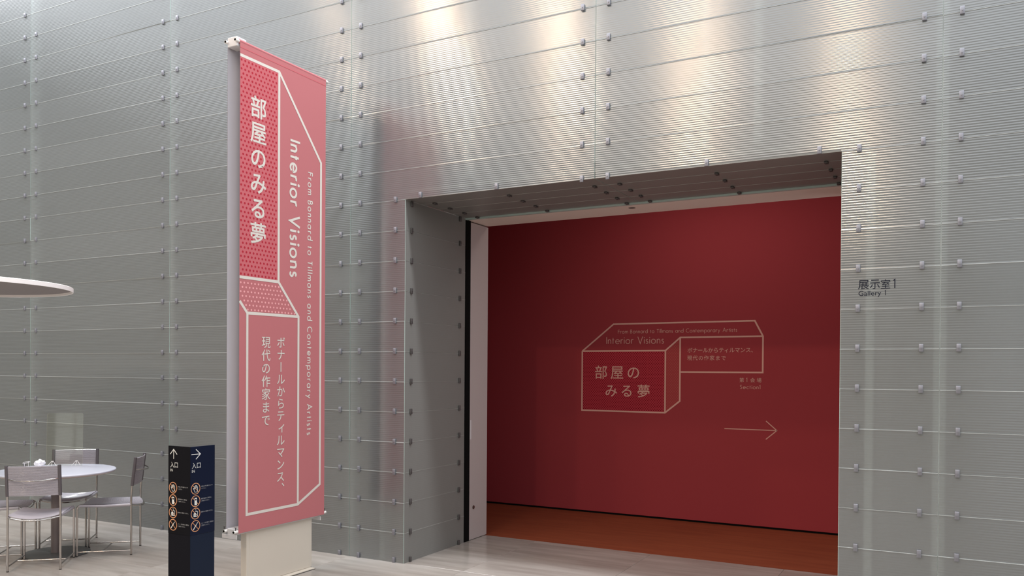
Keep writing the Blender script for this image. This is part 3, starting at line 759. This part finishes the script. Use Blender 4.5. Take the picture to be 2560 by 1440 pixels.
# ------------------------------------------------------------------ chairs: chrome tube frame strung with vinyl cord
def build_chair():
    r_ = empty('cafe_chair')
    # local: +y is the way the sitter faces, origin below the middle of the seat
    w2, yf, yb, rr = 0.186, 0.212, -0.212, 0.0085
    for s_ in (-1, 1):
        mb_ = MB(); mb_.tube([(s_ * w2, yf, 0.006), (s_ * w2, yf, 0.405), (s_ * w2, yf - .003, 0.418), (s_ * w2, yf - .014, 0.430)], rr, 10)
        l_ = mb_.build('leg', 'chrome', r_)
        MB().tube([(s_ * w2, yf, 0), (s_ * w2, yf, 0.007)], 0.0092, 10).build('foot_cap', 'rubber', l_)
        mb_ = MB(); mb_.tube([(s_ * w2, yb, 0.006), (s_ * w2, yb, 0.50), (s_ * w2, yb - .006, 0.58), (s_ * w2, yb - .034, 0.83)], rr, 10)
        l_ = mb_.build('leg', 'chrome', r_)
        MB().tube([(s_ * w2, yb, 0), (s_ * w2, yb, 0.007)], 0.0092, 10).build('foot_cap', 'rubber', l_)
    for s_ in (-1, 1): MB().tube([(s_ * w2, yf - .012, 0.430), (s_ * w2, 0, 0.424), (s_ * w2, yb, 0.430)], rr * .95, 10).build('seat_rail', 'chrome', r_)
    for s_ in (-1, 1): MB().tube([(s_ * w2, yf, 0.040), (s_ * w2, yb, 0.040)], 0.0062, 8).build('floor_rail', 'chrome', r_)
    MB().tube([(-w2, 0.02, 0.036), (w2, 0.02, 0.036)], 0.0062, 8).build('cross_bar', 'chrome', r_)
    for y_, bow, z_ in ((yf - .012, .022, .424), (yb, -.062, .424)):
        mb_ = MB(); mb_.tube([(w2 * (2 * i / 12 - 1), y_ + bow * (1 - (2 * i / 12 - 1) ** 2), z_ - .020 * (1 - (2 * i / 12 - 1) ** 2)) for i in range(13)], 0.0062, 8)
        mb_.build('seat_bow', 'chrome', r_)
    MB().tube([(w2 * (2 * i / 12 - 1), yb - .020 - .078 * (1 - (2 * i / 12 - 1) ** 2), .730 - .012 * (1 - (2 * i / 12 - 1) ** 2)) for i in range(13)], 0.0055, 8).build('back_bow', 'chrome', r_)
    # seat of cords running side to side, sagging in the middle
    mb_ = MB(); nc = 52
    for k in range(nc):
        y_ = yb + .008 + (yf - .018 - yb - .012) * k / (nc - 1)
        pts = []
        for i in range(9):
            u_ = 2 * i / 8 - 1; pts.append((w2 * u_ * 1.0, y_ + (1 - u_ ** 2) * (.020 - .078 * (1 - k / (nc - 1))), .440 - .024 * (1 - u_ ** 2)))
        mb_.tube(pts, 0.0043, 5, caps=False)
    s1 = mb_.build('seat', 'strand_vinyl', r_); s1['kind'] = 'stuff'; s1['label'] = 'seat strung with grey vinyl cords'
    for s_ in (-1, 1): MB().tube([(s_ * w2, yb + .006, .430), (s_ * w2, 0, .424), (s_ * w2, yf - .02, .430)], 0.0125, 10).build('seat_sleeve', 'strand_vinyl', r_)
    mb_ = MB(); nb = 27
    for k in range(nb):
        t_ = k / (nb - 1); z_ = .598 + .226 * t_; y_ = yb - .008 - .026 * t_
        pts = [(w2 * (2 * i / 8 - 1), y_ - .024 * (1 - (2 * i / 8 - 1) ** 2), z_) for i in range(9)]
        mb_.tube(pts, 0.0046, 5, caps=False)
    b_ = mb_.build('backrest', 'strand_vinyl', r_); b_['kind'] = 'stuff'; b_['label'] = 'backrest strung with grey vinyl cords'
    for s_ in (-1, 1): MB().tube([(s_ * w2, yb - .007, .592), (s_ * w2, yb - .0345, .834)], 0.0135, 10).build('back_sleeve', 'strand_dark', r_)
    return r_
def dup(root):
    r_ = root.copy(); C.objects.link(r_)
    for ch in root.children:
        c_ = ch.copy(); C.objects.link(c_); c_.parent = r_
        for g_ in ch.children:
            d_ = g_.copy(); C.objects.link(d_); d_.parent = c_
    return r_
ch0 = build_chair()
for i, (ang, lab) in enumerate(((-47, 'chrome and grey cord chair nearest the camera, its back in front of the table'),
                                (41, 'chrome and grey cord chair right of the table, seen side on'),
                                (133, 'chrome and grey cord chair behind the table, facing the camera'),
                                (222, 'chrome and grey cord chair left of the table, cut by the picture edge'))):
    o = ch0 if i == 0 else dup(ch0)
    a = math.radians(ang); d_ = 0.424
    o.location = (TC[0] + d_ * math.cos(a), TC[1] + d_ * math.sin(a), 0)
    o.rotation_euler = (0, 0, a + PI / 2)
    tag(o, lab, 'chair', 'cord chairs around the round table')

# ------------------------------------------------------------------ things on the table
ap = tag(empty('table_screen', (-7.012, -0.930, .7195), math.radians(43)), 'clear acrylic screen with rounded corners standing on the round table', 'screen')
ap.rotation_euler = (math.radians(-3.2), 0, math.radians(43))
def rrect(w_, h_, r, n=6):
    pts = [(-w_ / 2, 0), (w_ / 2, 0)]
    pts += [(w_ / 2 - r + r * math.cos(a * PI / 2 / n), h_ - r + r * math.sin(a * PI / 2 / n)) for a in range(n + 1)]
    pts += [(-w_ / 2 + r - r * math.sin(a * PI / 2 / n), h_ - r + r * math.cos(a * PI / 2 / n)) for a in range(n + 1)]
    return pts
pts = rrect(.292, .472, .022)
mb = MB(); n_ = len(pts)
mb.add([(x, -.0015, z) for x, z in pts], [tuple(range(n_))]); mb.build('clear_sheet', 'acrylic', ap)
mb = MB(); mb.add([(x, y, z) for y in (-.0015, .0015) for x, z in pts], [(i, (i + 1) % n_, n_ + (i + 1) % n_, n_ + i) for i in range(n_)]); mb.build('sheet_edge', 'acrylic_edge', ap)
for x in (-.098, .098):
    mb = MB()
    for q in (-.035, 0, .035): mb.tube([(x + q * .2, 0, .040), (x + q, -.02 if q else -.034, .002)], 0.0018, 6)
    mb.tube([(x - .010, 0, .041), (x + .010, 0, .041)], 0.0024, 6)
    mb.build('wire_foot', 'wire_white', ap)
# crumpled paper packet
random.seed(3)
bm = bmesh.new(); bmesh.ops.create_icosphere(bm, subdivisions=3, radius=1)
for v in bm.verts:
    d = v.co.copy(); k = 1 + 0.22 * math.sin(5 * d.x + 2 * d.z) * math.cos(7 * d.y - 3 * d.x) + random.uniform(-.09, .09)
    v.co = Vector((d.x * .052 * k + .012 * max(0, d.z), d.y * .038 * k, max(0.0, .026 + d.z * .034 * k)))
me = bpy.data.meshes.new('paper_packet'); bm.to_mesh(me); bm.free(); me.materials.append(MT['paper_white'])
o = link('paper_packet', me, None, (-7.135, -1.080, .7197)); tag(o, 'small crumpled white paper packet at the left of the round table', 'packet')
t = tag(empty('wire_ring_stand', (-7.232, -1.140, .7197)), 'thin white wire ring stand beside the crumpled paper packet', 'stand')
mb = MB(); mb.tube([(.029 * math.cos(a * PI / 12), .029 * math.sin(a * PI / 12), .036 + .010 * math.cos(a * PI / 12)) for a in range(24)], .0017, 6, closed=True); mb.build('ring', 'wire_white', t)
MB().tube([(-.029, 0, .026), (-.026, 0, .001)], .0016, 6).build('wire_leg', 'wire_white', t); MB().tube([(.029, 0, .046), (.028, 0, .001)], .0016, 6).build('wire_leg', 'wire_white', t)

# ------------------------------------------------------------------ round white canopy reaching in from the left
cn = tag(empty('round_canopy', (-6.69, -2.09, 0)), 'large round white canopy disc with a shallow rim, high at the left edge', 'canopy')
zb = 2.197
MB().lathe([(0, zb + .034), (.845, zb + .034), (.85, zb + .031), (.85, zb), (.843, zb - .001), (.838, zb + .001), (.836, zb + .020)], n=96).build('rim', 'canopy_white', cn)
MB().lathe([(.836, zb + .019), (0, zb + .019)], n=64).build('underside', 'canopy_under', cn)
MB().lathe([(.024, .02), (.024, zb + .02)], n=24).lathe([(.024, zb - .02), (.06, zb + .01), (.06, zb + .019)], n=24).build('pole', 'chrome', cn)
MB().lathe([(0, .02), (.22, .02), (.23, .014), (.23, 0), (0, 0)], n=48).build('base_plate', 'bracket_white', cn)
